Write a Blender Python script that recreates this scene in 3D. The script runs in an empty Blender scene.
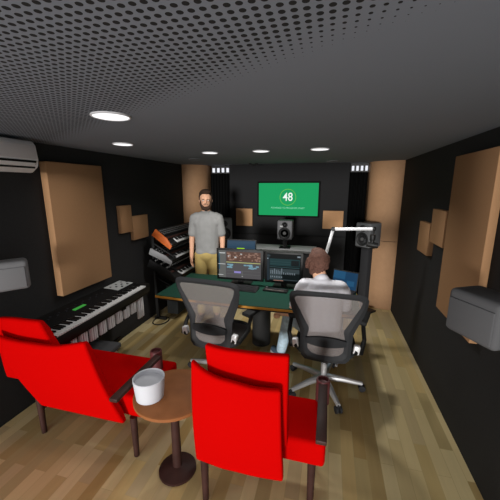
import bpy, bmesh, math, random
from mathutils import Vector, Matrix, Euler
random.seed(4)
C = bpy.context.scene.collection
PI = math.pi
R = math.radians

# ------------------------------------------------------------------ camera, light, exposure
SC = bpy.context.scene
SC.view_settings.view_transform = 'Standard'
SC.view_settings.look = 'None'
SC.view_settings.gamma = 1.0
SC.view_settings.exposure = 0.0
SC.view_settings.use_curve_mapping = False

cam = bpy.data.cameras.new('camera'); cam.sensor_width = 36.0; cam.sensor_fit = 'HORIZONTAL'
cam.lens = 36.0 * 301.2 / 500.0; cam.clip_start = 0.02
cam_o = bpy.data.objects.new('camera', cam); C.objects.link(cam_o)
cam_o.location = (0, 0, 1.82)
cam_o.rotation_euler = (R(90 - 11.814), 0, R(14.573))
SC.camera = cam_o

world = bpy.data.worlds.new('world'); SC.world = world; world.use_nodes = True
world.node_tree.nodes['Background'].inputs[0].default_value = (1.0, 0.98, 0.95, 1)
world.node_tree.nodes['Background'].inputs[1].default_value = 0.95

# low daylight entering through the open rear end of the room
sun = bpy.data.lights.new('low_sun', 'SUN'); sun.energy = 2.9; sun.angle = R(8)
sun.color = (1.0, 0.985, 0.96)
sun_o = bpy.data.objects.new('low_sun', sun); C.objects.link(sun_o)
sun_o.rotation_euler = Vector((0.0, 1.0, 0.0)).to_track_quat('-Z', 'Y').to_euler()
DOWN_W = 7.0          # watts of each lit downlight

# ------------------------------------------------------------------ materials
def srgb(h):
    c = [int(h[i:i + 2], 16) / 255 for i in (0, 2, 4)]
    return tuple(x / 12.92 if x <= .04045 else ((x + .055) / 1.055) ** 2.4 for x in c)
MATS = {}
def mat(name, h, rough=.8, metal=0, spec=.2, noise=0, scale=40, bump=0, emit=None):
    if name in MATS: return MATS[name]
    m = bpy.data.materials.new(name); m.use_nodes = True
    nt = m.node_tree; b = nt.nodes['Principled BSDF']
    col = srgb(h) if isinstance(h, str) else h
    b.inputs['Base Color'].default_value = (*col, 1)
    b.inputs['Roughness'].default_value = rough
    b.inputs['Metallic'].default_value = metal
    b.inputs['Specular IOR Level'].default_value = spec
    if noise or bump:
        tc = nt.nodes.new('ShaderNodeTexCoord'); n = nt.nodes.new('ShaderNodeTexNoise')
        n.inputs['Scale'].default_value = scale; n.inputs['Detail'].default_value = 4
        nt.links.new(tc.outputs['Object'], n.inputs['Vector'])
        if noise:
            r = nt.nodes.new('ShaderNodeValToRGB')
            r.color_ramp.elements[0].position = .3; r.color_ramp.elements[1].position = .7
            r.color_ramp.elements[0].color = (*[c * (1 - noise) for c in col], 1)
            r.color_ramp.elements[1].color = (*[min(1, c * (1 + noise)) for c in col], 1)
            nt.links.new(n.outputs['Fac'], r.inputs['Fac']); nt.links.new(r.outputs['Color'], b.inputs['Base Color'])
        if bump:
            bp = nt.nodes.new('ShaderNodeBump'); bp.inputs['Strength'].default_value = bump
            bp.inputs['Distance'].default_value = .004
            nt.links.new(n.outputs['Fac'], bp.inputs['Height']); nt.links.new(bp.outputs['Normal'], b.inputs['Normal'])
    if emit:
        b.inputs['Base Color'].default_value = (0.01, 0.01, 0.01, 1)
        b.inputs['Emission Color'].default_value = (*col, 1)
        b.inputs['Emission Strength'].default_value = emit; b.inputs['Specular IOR Level'].default_value = 0.03; b.inputs['Roughness'].default_value = 1
    MATS[name] = m
    return m
def scr(h, e=1.0): return mat('screen_' + h, h, rough=.4, emit=e)

M_wall = mat('charcoal_wall_paint', '1c1c1d', noise=.06, scale=60)
M_wallL = mat('black_fabric_wall', '2e2e2f', noise=.08, scale=80)
M_black = mat('black_plastic', '151515', rough=.5, spec=.3)
M_dark = mat('dark_grey_plastic', '2c2c2e', rough=.6)
M_grey = mat('grey_plastic', '6c6c6e', rough=.6)
M_alu = mat('brushed_aluminium', 'c8c8ca', rough=.35, metal=.6, spec=.5)
M_white = mat('white_plastic', 'd9d9dc', rough=.5)
M_tan = mat('tan_acoustic_fabric', 'a9825f', rough=.95, spec=.05, noise=.05, scale=150)
M_tancol = mat('tan_column_veneer', 'a07c5c', rough=.7, noise=.04, scale=20)
M_red = mat('red_upholstery', (0.50, 0.0008, 0.0006), rough=.85, spec=.02, bump=.15, scale=200)
M_maroon = mat('dark_stained_wood', '3c2622', rough=.5, noise=.2, scale=12)
M_cup = mat('maroon_wood', '5c2f30', rough=.45, noise=.1, scale=20)
M_brown = mat('walnut_wood', '8d5832', rough=.6, noise=.12, scale=10)
M_green = mat('green_desk_linoleum', '0d392c', rough=.7, noise=.05, scale=30)
M_edge = mat('oak_edge', 'b07a2c', rough=.6, noise=.1, scale=20)
M_orange = mat('orange_wood', 'c0602a', rough=.5, noise=.12, scale=18)
M_cond = mat('speaker_cone', '1c1c1d', rough=.6)
M_skin = mat('skin', 'c99a7e', rough=.6, spec=.25, noise=.04, scale=20)
M_skin2 = mat('pale_skin', 'eebb9a', rough=.6, spec=.25, noise=.04, scale=20)

def holes_ceiling():
    m = bpy.data.materials.new('perforated_ceiling'); m.use_nodes = True
    nt = m.node_tree; b = nt.nodes['Principled BSDF']; b.inputs['Roughness'].default_value = .9
    b.inputs['Specular IOR Level'].default_value = .1
    N = nt.nodes.new; L = nt.links.new
    g = N('ShaderNodeNewGeometry'); sx = N('ShaderNodeSeparateXYZ'); L(g.outputs['Position'], sx.inputs[0])
    def mth(op, a, bb=None):
        n = N('ShaderNodeMath'); n.operation = op
        for i, v in enumerate((a, bb)):
            if v is None: continue
            if isinstance(v, (int, float)): n.inputs[i].default_value = v
            else: L(v, n.inputs[i])
        return n.outputs[0]
    cs = []
    for ax in ('X', 'Y'):
        f = mth('FRACT', mth('MULTIPLY', sx.outputs[ax], 1 / .026))
        d = mth('SUBTRACT', f, .5); cs.append(mth('MULTIPLY', d, d))
    rr = mth('SQRT', mth('ADD', cs[0], cs[1]))
    edge = mth('ADD', mth('MULTIPLY', sx.outputs['X'], .58), mth('SUBTRACT', sx.outputs['Y'], .92))   # grows towards the plain part
    rad = mth('MINIMUM', mth('MULTIPLY', edge, -1.6), .31)
    k = mth('LESS_THAN', rr, rad)
    a = N('ShaderNodeMix'); a.data_type = 'RGBA'
    c0 = srgb('868c96'); a.inputs[6].default_value = (*c0, 1); a.inputs[7].default_value = (.03, .03, .03, 1)
    L(k, a.inputs[0])
    L(a.outputs[2], b.inputs['Base Color'])
    return m

def wood_floor():
    m = bpy.data.materials.new('parquet_floor'); m.use_nodes = True
    nt = m.node_tree; b = nt.nodes['Principled BSDF']
    b.inputs['Roughness'].default_value = .65; b.inputs['Specular IOR Level'].default_value = .12
    N = nt.nodes.new; L = nt.links.new
    g = N('ShaderNodeNewGeometry')
    mp = N('ShaderNodeMapping'); mp.inputs['Rotation'].default_value = (0, 0, R(90)); L(g.outputs['Position'], mp.inputs[0])
    br = N('ShaderNodeTexBrick'); br.offset = .37; br.squash = 1
    br.inputs['Color1'].default_value = (0, 0, 0, 1); br.inputs['Color2'].default_value = (1, 1, 1, 1)
    br.inputs['Mortar'].default_value = (.3, .3, .3, 1)
    br.inputs['Scale'].default_value = 1; br.inputs['Mortar Size'].default_value = .0012
    br.inputs['Brick Width'].default_value = .62; br.inputs['Row Height'].default_value = .085
    br.inputs['Bias'].default_value = 0
    L(mp.outputs[0], br.inputs['Vector'])
    rp = N('ShaderNodeValToRGB'); e = rp.color_ramp.elements
    e[0].position = 0; e[0].color = (*srgb('b8985f'), 1)
    e[1].position = 1; e[1].color = (*srgb('e6d3a2'), 1)
    for p, h in ((.25, 'bfac7c'), (.45, 'd6ba7e'), (.62, 'c4b088'), (.8, 'dcc690')):
        x = rp.color_ramp.elements.new(p); x.color = (*srgb(h), 1)
    L(br.outputs['Color'], rp.inputs[0])
    st = N('ShaderNodeMapping'); st.inputs['Scale'].default_value = (28, 2.2, 1); L(g.outputs['Position'], st.inputs[0])
    nz = N('ShaderNodeTexNoise'); nz.inputs['Scale'].default_value = 1.2; nz.inputs['Detail'].default_value = 5; L(st.outputs[0], nz.inputs['Vector'])
    r2 = N('ShaderNodeValToRGB'); r2.color_ramp.elements[0].position = .3; r2.color_ramp.elements[0].color = (.93, .93, .93, 1)
    r2.color_ramp.elements[1].position = .7; r2.color_ramp.elements[1].color = (1, 1, 1, 1)
    L(nz.outputs['Fac'], r2.inputs[0])
    mx = N('ShaderNodeMix'); mx.data_type = 'RGBA'; mx.blend_type = 'MULTIPLY'; mx.inputs[0].default_value = 1
    L(rp.outputs[0], mx.inputs[6]); L(r2.outputs[0], mx.inputs[7]); L(mx.outputs[2], b.inputs['Base Color'])
    return m

def mesh_fabric():
    m = bpy.data.materials.new('woven_mesh'); m.use_nodes = True
    nt = m.node_tree; b = nt.nodes['Principled BSDF']
    b.inputs['Base Color'].default_value = (*srgb('827b79'), 1); b.inputs['Roughness'].default_value = .8
    b.inputs['Alpha'].default_value = .66; b.inputs['Specular IOR Level'].default_value = .05
    tc = nt.nodes.new('ShaderNodeTexCoord'); w = nt.nodes.new('ShaderNodeTexWave'); w.inputs['Scale'].default_value = 60
    w.bands_direction = 'Z'
    nt.links.new(tc.outputs['Object'], w.inputs['Vector'])
    mr = nt.nodes.new('ShaderNodeMapRange'); mr.inputs['To Min'].default_value = .55; mr.inputs['To Max'].default_value = .78
    nt.links.new(w.outputs['Fac'], mr.inputs[0]); nt.links.new(mr.outputs[0], b.inputs['Alpha'])
    return m
M_ceil = holes_ceiling(); M_floor = wood_floor(); M_mesh = mesh_fabric()

# ------------------------------------------------------------------ mesh helpers
class MB:
    def __init__(s): s.bm = bmesh.new(); s.mi = 0
    def _m(s, fs):
        for f in fs: f.material_index = s.mi
    def box(s, c, d, rot=(0, 0, 0), bev=0, seg=2):
        t = bmesh.new(); bmesh.ops.create_cube(t, size=1)
        bmesh.ops.scale(t, vec=Vector(d), verts=t.verts)
        if bev: bmesh.ops.bevel(t, geom=t.edges[:], offset=bev, segments=seg, profile=.5, affect='EDGES')
        s.join(t, Matrix.Translation(Vector(c)) @ Euler(rot).to_matrix().to_4x4()); return s
    def bounds(s, a, b, bev=0, seg=2):
        a, b = Vector(a), Vector(b); return s.box((a + b) / 2, [abs(x) for x in (b - a)], bev=bev, seg=seg)
    def cyl(s, p0, p1, r0, r1=None, n=20, bev=0):
        p0, p1 = Vector(p0), Vector(p1); r1 = r0 if r1 is None else r1
        t = bmesh.new(); L = (p1 - p0).length
        bmesh.ops.create_cone(t, cap_ends=True, segments=n, radius1=r0, radius2=r1, depth=L)
        if bev:
            es = [e for e in t.edges if abs(e.verts[0].co.z - e.verts[1].co.z) < 1e-6]
            bmesh.ops.bevel(t, geom=es, offset=bev, segments=2, profile=.5, affect='EDGES')
        q = (p1 - p0).to_track_quat('Z', 'Y').to_matrix().to_4x4()
        s.join(t, Matrix.Translation((p0 + p1) / 2) @ q); return s
    def sph(s, c, r, sc=(1, 1, 1), rot=(0, 0, 0), n=20):
        t = bmesh.new(); bmesh.ops.create_uvsphere(t, u_segments=n, v_segments=max(8, n * 2 // 3), radius=r)
        s.join(t, Matrix.Translation(Vector(c)) @ Euler(rot).to_matrix().to_4x4() @ Matrix.Diagonal((*sc, 1))); return s
    def tube(s, pts, rad, n=10, closed=False):
        pts = [Vector(p) for p in pts]; rs = rad if isinstance(rad, (list, tuple)) else [rad] * len(pts)
        rings = []; N = len(pts); up = None
        for i, p in enumerate(pts):
            a = pts[(i - 1) % N] if (closed or i > 0) else p; b = pts[(i + 1) % N] if (closed or i < N - 1) else p
            t = (b - a).normalized()
            if up is None: up = Vector((0, 0, 1)) if abs(t.z) < .9 else Vector((1, 0, 0))
            x = t.cross(up).normalized(); y = x.cross(t).normalized(); up = y
            rings.append([s.bm.verts.new(p + (x * math.cos(2 * PI * k / n) + y * math.sin(2 * PI * k / n)) * rs[i]) for k in range(n)])
        M = N if closed else N - 1
        for i in range(M):
            A, B = rings[i], rings[(i + 1) % N]
            for k in range(n): s._m([s.bm.faces.new((A[k], A[(k + 1) % n], B[(k + 1) % n], B[k]))])
        if not closed: s._m([s.bm.faces.new(rings[0]), s.bm.faces.new(rings[-1][::-1])])
        return s
    def lathe(s, prof, c=(0, 0, 0), n=28, mtx=None):
        t = bmesh.new(); rings = []
        for r, z in prof:
            rings.append([t.verts.new((r * math.cos(2 * PI * k / n), r * math.sin(2 * PI * k / n), z)) for k in range(n)])
        for A, B in zip(rings, rings[1:]):
            for k in range(n): t.faces.new((A[k], A[(k + 1) % n], B[(k + 1) % n], B[k]))
        t.faces.new(rings[0][::-1]); t.faces.new(rings[-1])
        s.join(t, Matrix.Translation(Vector(c)) @ (mtx or Matrix())); return s
    def prism(s, poly, axis, a, b, bev=0):      # poly 2D extruded along axis 'x','y','z'
        t = bmesh.new()
        def v(p, d): return {'x': (d, p[0], p[1]), 'y': (p[0], d, p[1]), 'z': (p[0], p[1], d)}[axis]
        A = [t.verts.new(v(p, a)) for p in poly]; B = [t.verts.new(v(p, b)) for p in poly]
        t.faces.new(A); t.faces.new(B[::-1]); n = len(poly)
        for i in range(n): t.faces.new((A[i], B[i], B[(i + 1) % n], A[(i + 1) % n]))
        if bev: bmesh.ops.bevel(t, geom=t.edges[:], offset=bev, segments=2, profile=.5, affect='EDGES')
        s.join(t, Matrix()); return s
    def quad(s, pts):
        s._m([s.bm.faces.new([s.bm.verts.new(p) for p in pts])]); return s
    def join(s, t, mtx):
        mp = {v: s.bm.verts.new(mtx @ v.co) for v in t.verts}
        for f in t.faces:
            s._m([s.bm.faces.new([mp[v] for v in f.verts])])
        t.free()
    def build(s, name, m, parent=None, loc=None, rot=None, smooth=True):
        bmesh.ops.recalc_face_normals(s.bm, faces=s.bm.faces[:])
        me = bpy.data.meshes.new(name); s.bm.to_mesh(me); s.bm.free()
        for x in (m if isinstance(m, (list, tuple)) else [m]): me.materials.append(x)
        if smooth:
            for p in me.polygons: p.use_smooth = True
            me.set_sharp_from_angle(angle=R(35))
        o = bpy.data.objects.new(name, me); C.objects.link(o)
        if parent: o.parent = parent
        if loc is not None: o.location = loc
        if rot is not None: o.rotation_euler = rot
        return o

def tag(o, label=None, cat=None, group=None, kind=None):
    if label: o['label'] = label
    if cat: o['category'] = cat
    if group: o['group'] = group
    if kind: o['kind'] = kind
    return o
def thing(name, label, cat, loc=(0, 0, 0), rz=0, group=None):
    o = bpy.data.objects.new(name, None); C.objects.link(o); o.empty_display_size = .05
    o.location = loc; o.rotation_euler = (0, 0, rz); return tag(o, label, cat, group)
def copy_tree(o, parent=None):
    c = o.copy(); C.objects.link(c)
    if parent: c.parent = parent
    for ch in list(o.children): copy_tree(ch, c)
    return c
def struct(o): o['kind'] = 'structure'; return o

# ------------------------------------------------------------------ the room
XL, XR, YB, YR, H = -2.37, 0.98, 4.95, 0.15, 2.18
struct(MB().bounds((XL - .1, YR, -.1), (XR + .1, YB + .4, 0)).build('floor', M_floor))
struct(MB().bounds((XL - .1, YR, H), (XR + .1, YB + .4, H + .1)).build('ceiling', M_ceil))
struct(MB().bounds((XL - .1, YR, 0), (XL, YB + .4, H)).build('wall_left', M_wallL))
struct(MB().bounds((XR, YR, 0), (XR + .1, YB + .4, H)).build('wall_right', M_wallL))
struct(MB().bounds((-1.64, YB, 1.045), (.28, YB + .3, H)).build('wall_back', M_wall))
struct(MB().bounds((-1.64, YB + .02, 0), (.28, YB + .3, 1.035)).build('wall_back_lower', mat('dark_wall_base', '212122')))
struct(MB().bounds((XL, YB + .3, 0), (XR, YB + .4, H)).build('wall_back_niche', mat('niche_black', '0c0c0c')))
struct(MB().bounds((-1.64, YB - .008, 1.033), (.28, YB + .1, 1.047)).build('trim_1', mat('trim_black', '101010')))

# curved columns in the two front corners
def column(x0, x1, y0, y1, flip, label):
    root = thing('corner_column', label, 'column', (0, 0, 0))
    for nm, za, zb in (('lower_panel', .0, 1.04), ('upper_panel', 1.048, H)):
        n = 24; mb = MB(); pts = []
        for i in range(n + 1):
            a = i / n * PI / 2          # from side wall (y0) round to back niche
            X = x0 + (x1 - x0) * math.sin(a); Y = y1 - (y1 - y0) * math.cos(a)
            pts.append((X, Y))
        poly = pts + [(x1, YB + .3), (x0, YB + .3)]
        mb.prism(poly, 'z', za, zb); mb.build(nm, M_tancol, root)
    MB().prism([(x0, y0 + .02), (x0 + (x1 - x0) * .55, y0 + .07), (x1 - (x1 - x0) * .03, y1), (x1 - (x1 - x0) * .03, YB + .29), (x0, YB + .29)], 'z', 1.04, 1.048).build('seam', M_black, root)
    return root
column(XL, -2.03, 4.66, 4.98, 1, 'curved tan wood column in the left front corner behind the standing person')
column(XR, .56, 4.66, 4.94, 1, 'curved tan wood column in the right front corner behind the loudspeaker')

# curtains beside the centre wall, with four small lamps above each
def curtain(xa, xb, label):
    mb = MB(); n = 60; fr = []; bk = []
    for i in range(n + 1):
        t = i / n; x = xa + (xb - xa) * t; y = YB + .10 + .025 * math.sin(t * 2 * PI * 7)
        fr.append((x, y)); bk.append((x, y + .012))
    mb.prism(fr + bk[::-1], 'z', .01, 2.04)
    return tag(mb.build('curtain', mat('black_velvet', '101010', rough=.95, spec=.02)), label, 'curtain', 'black stage curtains')
curtain(-2.02, -1.65, 'black pleated curtain left of the centre wall, behind the standing person')
curtain(.29, .55, 'black pleated curtain right of the centre wall, beside the loudspeaker')
def lampbar(xa, xb, label):
    root = thing('lamp_strip', label, 'light', ((xa + xb) / 2, YB + .06, 2.04))
    w = xb - xa
    MB().box((0, .03, .07), (w, .03, .13)).build('housing', M_black, root)
    for i in range(4):
        x = -w / 2 + w * (i + .5) / 4
        MB().box((x, .008, .06), (w / 4 * .52, .012, .072), bev=.004).build('lamp', scr('f4f6ff', 1.0), root)
    return root
lampbar(-1.99, -1.655, 'strip of four small square white lamps above the left curtain')
lampbar(.295, .555, 'strip of four small square white lamps above the right curtain')

# acoustic panels: name, box
def panel(a, b, label, group=None):
    o = MB().bounds(a, b, bev=.004).build('acoustic_panel', M_tan)
    return tag(o, label, 'acoustic panel', group)
panel((XL + .004, 2.085, .845), (XL + .075, 2.728, 2.03), 'large tall tan acoustic panel on the left wall beside the air conditioner')
panel((XL + .004, 2.99, 1.287), (XL + .05, 3.20, 1.607), 'small tan panel on the left wall, the one nearer the large panel', )
panel((XL + .004, 3.208, 1.172), (XL + .05, 3.53, 1.467), 'small tan panel on the left wall just behind the orange-sided synthesizer')
panel((XR - .052, 2.10, .822), (XR - .003, 2.745, 2.05), 'large tall tan acoustic panel on the right wall behind the wall loudspeaker')
panel((XR - .05, 2.79, 1.32), (XR, 3.13, 1.625), 'small tan panel on the right wall, the one nearer the large panel')
panel((XR - .05, 3.16, 1.17), (XR, 3.49, 1.475), 'small tan panel on the right wall, the one farther from the large panel')
panel((-1.52, YB - .045, 1.175), (-1.235, YB, 1.465), 'square tan panel on the back wall, left of the green screen')
panel((-.085, YB - .045, 1.17), (.225, YB, 1.455), 'square tan panel on the back wall, right of the green screen')

# wall television
tv = thing('television', 'wall mounted television showing a green screen with a ringed number 48', 'television', (-.638, 4.84, 1.626))
W2, H2 = .487, .271
MB().bounds((-W2 - .008, 0, -H2 - .008), (W2 + .008, .05, H2 + .008), bev=.004).build('frame', mat('bezel_black', '040404', rough=.6, spec=.1), tv)
MB().bounds((-.2, .05, -.15), (.2, .11, .15)).build('wall_mount', M_dark, tv)
MB().bounds((-W2 + .016, -.002, -H2 + .018), (W2 - .016, .004, H2 - .016)).build('screen', scr('0c9c5b', 1.0), tv)
n = 48; mb = MB()
for k in range(n):
    a0, a1 = 2 * PI * k / n, 2 * PI * (k + 1) / n; c0 = (.0, .035)
    f = lambda r, a: (c0[0] + r * math.cos(a), -.004, c0[1] + r * math.sin(a))
    mb.quad([f(.121, a0), f(.121, a1), f(.129, a1), f(.129, a0)])
mb.build('screen_ring', scr('6fc04a', 1.0), tv)
def text(body, size, loc, m, parent, ext=.0004, name='lettering', bold=0, rot=(PI / 2, 0, 0), sx=1):
    cu = bpy.data.curves.new(name, 'FONT'); cu.body = body; cu.size = size; cu.align_x = 'CENTER'; cu.align_y = 'CENTER'
    cu.extrude = ext; cu.offset = bold
    o = bpy.data.objects.new(name, cu); C.objects.link(o); bpy.context.view_layer.update()
    me = bpy.data.meshes.new_from_object(o.evaluated_get(bpy.context.evaluated_depsgraph_get()))
    bpy.data.objects.remove(o); me.materials.clear(); me.materials.append(m)
    q = bpy.data.objects.new(name, me); C.objects.link(q); q.parent = parent; q.location = loc; q.rotation_euler = rot; q.scale = (sx, 1, 1)
    return q
text('48', .18, (0, -.006, .035), scr('f2fbf6', 1.0), tv, bold=.0012, name='number_lettering', sx=.88)
text('POWERED TO PROGRAM START', .036, (0, -.006, -.135), scr('8fe0b8', 1.0), tv, name='caption_lettering', sx=1.02)

# downlights
def downlight(x, y, r, lit, label, g, w=1.0):
    root = thing('downlight', label, 'ceiling light', (x, y, H), group=g)
    MB().lathe([(r * 1.0, 0), (r * 1.0, -.006), (r * .93, -.008), (r * .9, -.004), (r * .9, 0)]).build('trim_ring', M_grey if not lit else M_white, root)
    MB().lathe([(r * .9, -.001), (r * .9, -.005)]).build('diffuser', scr('ffffff', 1.3) if lit else mat('unlit_diffuser', '4a4a4a'), root)
    if lit:
        l = bpy.data.lights.new('downlight_beam', 'AREA'); l.shape = 'DISK'; l.size = r * 1.7; l.energy = DOWN_W * w
        l.spread = R(135); l.color = (1, .98, .94)
        lo = bpy.data.objects.new('downlight_beam', l); C.objects.link(lo); lo.parent = root; lo.location = (0, 0, -.012)
    return root
GL = 'round downlights in the ceiling'
downlight(-1.114, 1.43, .098, True, 'large lit round downlight nearest the camera above the left seats', GL, .16)
downlight(-1.728, 2.34, .085, True, 'lit round downlight near the left wall beside the large tan panel', GL, .25)
downlight(-1.257, 3.141, .088, True, 'lit round downlight, leftmost of the three in the middle row', GL, .6)
downlight(-.699, 3.135, .088, True, 'lit round downlight, middle of the three in the middle row', GL, .9)
downlight(-.112, 3.117, .092, True, 'lit round downlight, rightmost of the three in the middle row', GL, 1.1)
downlight(-1.753, 3.832, .085, False, 'unlit grey round downlight near the left column', GL)
downlight(.009, 4.60, .085, False, 'unlit grey round downlight near the back wall at the right', GL)
for x, lab in ((-1.215, 'tiny black ceiling sensor, the left of a pair above the screen'), (-1.11, 'tiny black ceiling sensor, the right of a pair above the screen')):
    tag(MB().lathe([(.018, 0), (.02, -.02), (.012, -.03)], (x, 4.68, H)).build('ceiling_sensor', M_black), lab, 'sensor', 'ceiling sensors')

# air conditioner
ac = thing('air_conditioner', 'pale grey wall air conditioner at the top of the left wall', 'air conditioner', (XL, 1.45, 1.935))
prof = [(0, .0), (.14, -.01), (.20, .03), (.215, .08), (.205, .19), (.18, .222), (0, .225)]
MB().prism(prof, 'y', -.42, .455, bev=.012).build('body', mat('ac_plastic', 'ececee', rough=.5), ac)
MB().prism([(.212, .092), (.221, .09), (.209, .19), (.2, .19)], 'y', -.40, .44, bev=.002).build('front_panel', mat('ac_panel', 'dad6d8', rough=.5), ac)
MB().prism([(.17, .02), (.195, .023), (.218, .078), (.2, .078)], 'y', -.38, .43).build('outlet_slot', M_black, ac)
MB().prism([(.2, .036), (.212, .042), (.222, .062), (.21, .062)], 'y', -.38, .42, bev=.001).build('louver', mat('ac_plastic', 'ececee'), ac)

# surround speakers on brackets
def surround(name_label, loc, rz, w, d, h, mbody, side):
    root = thing('wall_loudspeaker', name_label, 'loudspeaker', loc, rz, 'surround loudspeakers on the side walls')
    MB().box((0, d / 2, h / 2), (w, d, h), bev=.028, seg=4).build('cabinet', mbody, root)
    MB().box((0, -.002, h / 2 - .012), (w * .86, .014, h * .72), bev=.006).build('grille', mbody, root)
    return root
sL = surround('grey box loudspeaker mounted low on the left wall beneath the air conditioner', (-2.115, 1.46, 1.115), R(90 - 37.4), .32, .15, .205, mat('surround_grey', '6e6e70'), 1)
MB().bounds((-.03, .13, .07), (.03, .22, .13)).build('wall_bracket', M_dark, sL)
sR = surround('dark grey box loudspeaker mounted on the right wall in front of the large panel', (.700, 1.615, 1.07), R(-90 + 28), .275, .20, .235, mat('surround_dark', '555557'), 1)
MB().bounds((-.03, .19, .08), (.03, .30, .14)).build('wall_bracket', M_dark, sR)

# ------------------------------------------------------------------ desk and what stands on it
desk = thing('studio_desk', 'large studio desk with green top and oak edge on round black pedestals', 'desk', (-.66, 2.98, 0))
dx0, dx1, dy0, dy1 = -1.0, .98, -.41, .41
def desk_poly(o):
    pts = [(dx0 - o, dy1 + o), (dx1 + o, dy1 + o), (dx1 + o, dy0 - o)]
    for i in range(9):
        t = i / 8; pts.append((dx1 - (dx1 - dx0) * t, dy0 - o + .035 * 4 * (t - .5) ** 2 - .03))
    pts[-1] = (dx0 - o, pts[-1][1]); return pts
MB().prism(desk_poly(0), 'z', .726, .745).build('desktop', M_green, desk)
MB().prism(desk_poly(.006), 'z', .718, .7385).build('edge_band', M_edge, desk)
MB().prism(desk_poly(-.03), 'z', .69, .718).build('underframe', M_black, desk)
for x in (-.04, .74):
    MB().cyl((x, .25, 0), (x, .25, .69), .108, n=36, bev=.006).build('pedestal', mat('pedestal_black', '2b2b2b', rough=.6), desk)
def rects(mb, rl, w, h, y=-.001):
    for i, (mi, x0, y0, x1, y1) in enumerate(rl):
        mb.mi = mi; yy = y - .0002 * (i + 1)
        mb.quad([((x0 - .5) * w, yy, y0 * h), ((x1 - .5) * w, yy, y0 * h), ((x1 - .5) * w, yy, y1 * h), ((x0 - .5) * w, yy, y1 * h)])
def monitor(label, x, y, w, h, rz, mats, rl, zb=.80):
    root = thing('computer_monitor', label, 'monitor', (x, y, .745), rz, 'computer monitors on the desk')
    MB().bounds((-w / 2, 0, zb - .745), (w / 2, .035, zb - .745 + h), bev=.005).build('bezel', M_black, root)
    mb = MB(); mb.mi = 0; iw, ih = w - .05, h - .045
    rects(mb, [(0, 0, 0, 1, 1)] + rl, iw, ih)
    o = mb.build('screen', mats, root, smooth=False); o.location = (0, 0, zb - .745 + .025)
    MB().bounds((-.03, .035, .0), (.03, .06, .25)).build('stand_neck', M_black, root)
    MB().bounds((-.12, .0, 0), (.12, .15, .012), bev=.004).build('stand_base', M_black, root)
    return root
# left: audio editor
ml = [scr('5c5a5c', .75), scr('6f706e', .75), scr('a07f70', .75), scr('6b4f44', .75), scr('c8c880', .8), scr('7fa8b8', .8), scr('9a90d8', .8), scr('d8dcdc', .8), scr('3a5a6a', .8)]
rl = [(1, .0, .0, .17, 1), (3, .19, .62, .99, .97), (8, .0, .3, .03, .9)]
rnd = random.Random(3)
for k in range(60):
    x = .2 + rnd.random() * .76; w = .02 + rnd.random() * .05; y = .64 + rnd.random() * .28
    rl.append((rnd.choice([2, 2, 3, 7 if k % 5 == 0 else 2]), x, y, min(.99, x + w), y + .02 + rnd.random() * .04))
rl += [(4, .19, .575, .99, .60), (7, .03, .90, .17, .93), (7, .0, .50, .17, .52)]
for k in range(16):
    x = .2 + rnd.random() * .72; y = .36 + rnd.random() * .14
    if .36 < x < .5: continue
    rl.append((5, x, y, min(.99, x + .07), y + .05))
rl += [(6, .38, .20, .54, .27), (7, .56, .08, .58, .16), (1, .56, .3, .58, .1), (1, .2, .28, .99, .29), (1, .2, .16, .99, .17), (7, .0, .10, .12, .12)]
monitor('computer monitor showing a colourful audio editing timeline, left of the pair', -.925, 3.10, .535, .355, R(1), ml, rl, zb=.797)
mr = [scr('0d1214', .8), scr('1f3d40', .8), scr('2f4a4c', .8), scr('8a97a0', .8), scr('3b464a', .8), scr('121a1c', .8), scr('b58878', .8), scr('26323a', .8)]
rl = [(1, .08, .56, .97, .82), (7, 0, 0, .07, .98), (2, .1, .62, .7, .64), (2, .1, .70, .7, .72), (5, .72, .58, .95, .78),
      (4, .08, .04, .97, .46), (5, .45, .07, .97, .30), (2, .08, .5, .97, .53), (6, .2, .01, .5, .03)]
for k in range(14):
    x = .11 + k * .055; hh = .08 + .12 * rnd.random()
    rl.append((3, x, .26, x + .018, .28 + hh * (1 if k < 7 else .35)))
    if k < 7: rl.append((3, x, .10 + .05 * rnd.random(), x + .02, .18))
rl += [(4, .0, .9, .1, .95), (3, .0, .8, .04, .84), (3, .9, .9, .99, .95)]
monitor('computer monitor showing a dark mixer window, right of the pair', -.435, 3.10, .41, .345, R(-1), mr, rl, zb=.80)

ts = thing('tablet_display', 'blue lit display with a lime green patch behind the left monitor', 'display', (-.985, 3.37, .745), R(4))
MB().box((0, .012, .37), (.36, .02, .19), rot=(R(-12), 0, 0), bev=.006).build('body', M_black, ts)
mb = MB(); rects(mb, [(0, 0, 0, 1, 1), (1, .35, .28, .62, .48)] + [(2, .05, .62 + .08 * k, .95, .64 + .08 * k) for k in range(4)], .34, .17)
o = mb.build('screen', [scr('2c465c', .85), scr('a4dc10', 1), scr('3a5870', .85)], ts, smooth=False); o.location = (0, -.02, .30 - .012); o.rotation_euler = (R(-12), 0, 0)
o.location = (0, -.018, .286)
MB().cyl((0, .03, 0), (0, .03, .35), .015).build('stand', M_black, ts)
MB().bounds((-.1, -.04, 0), (.1, .1, .012)).build('stand_base', M_black, ts)

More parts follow.
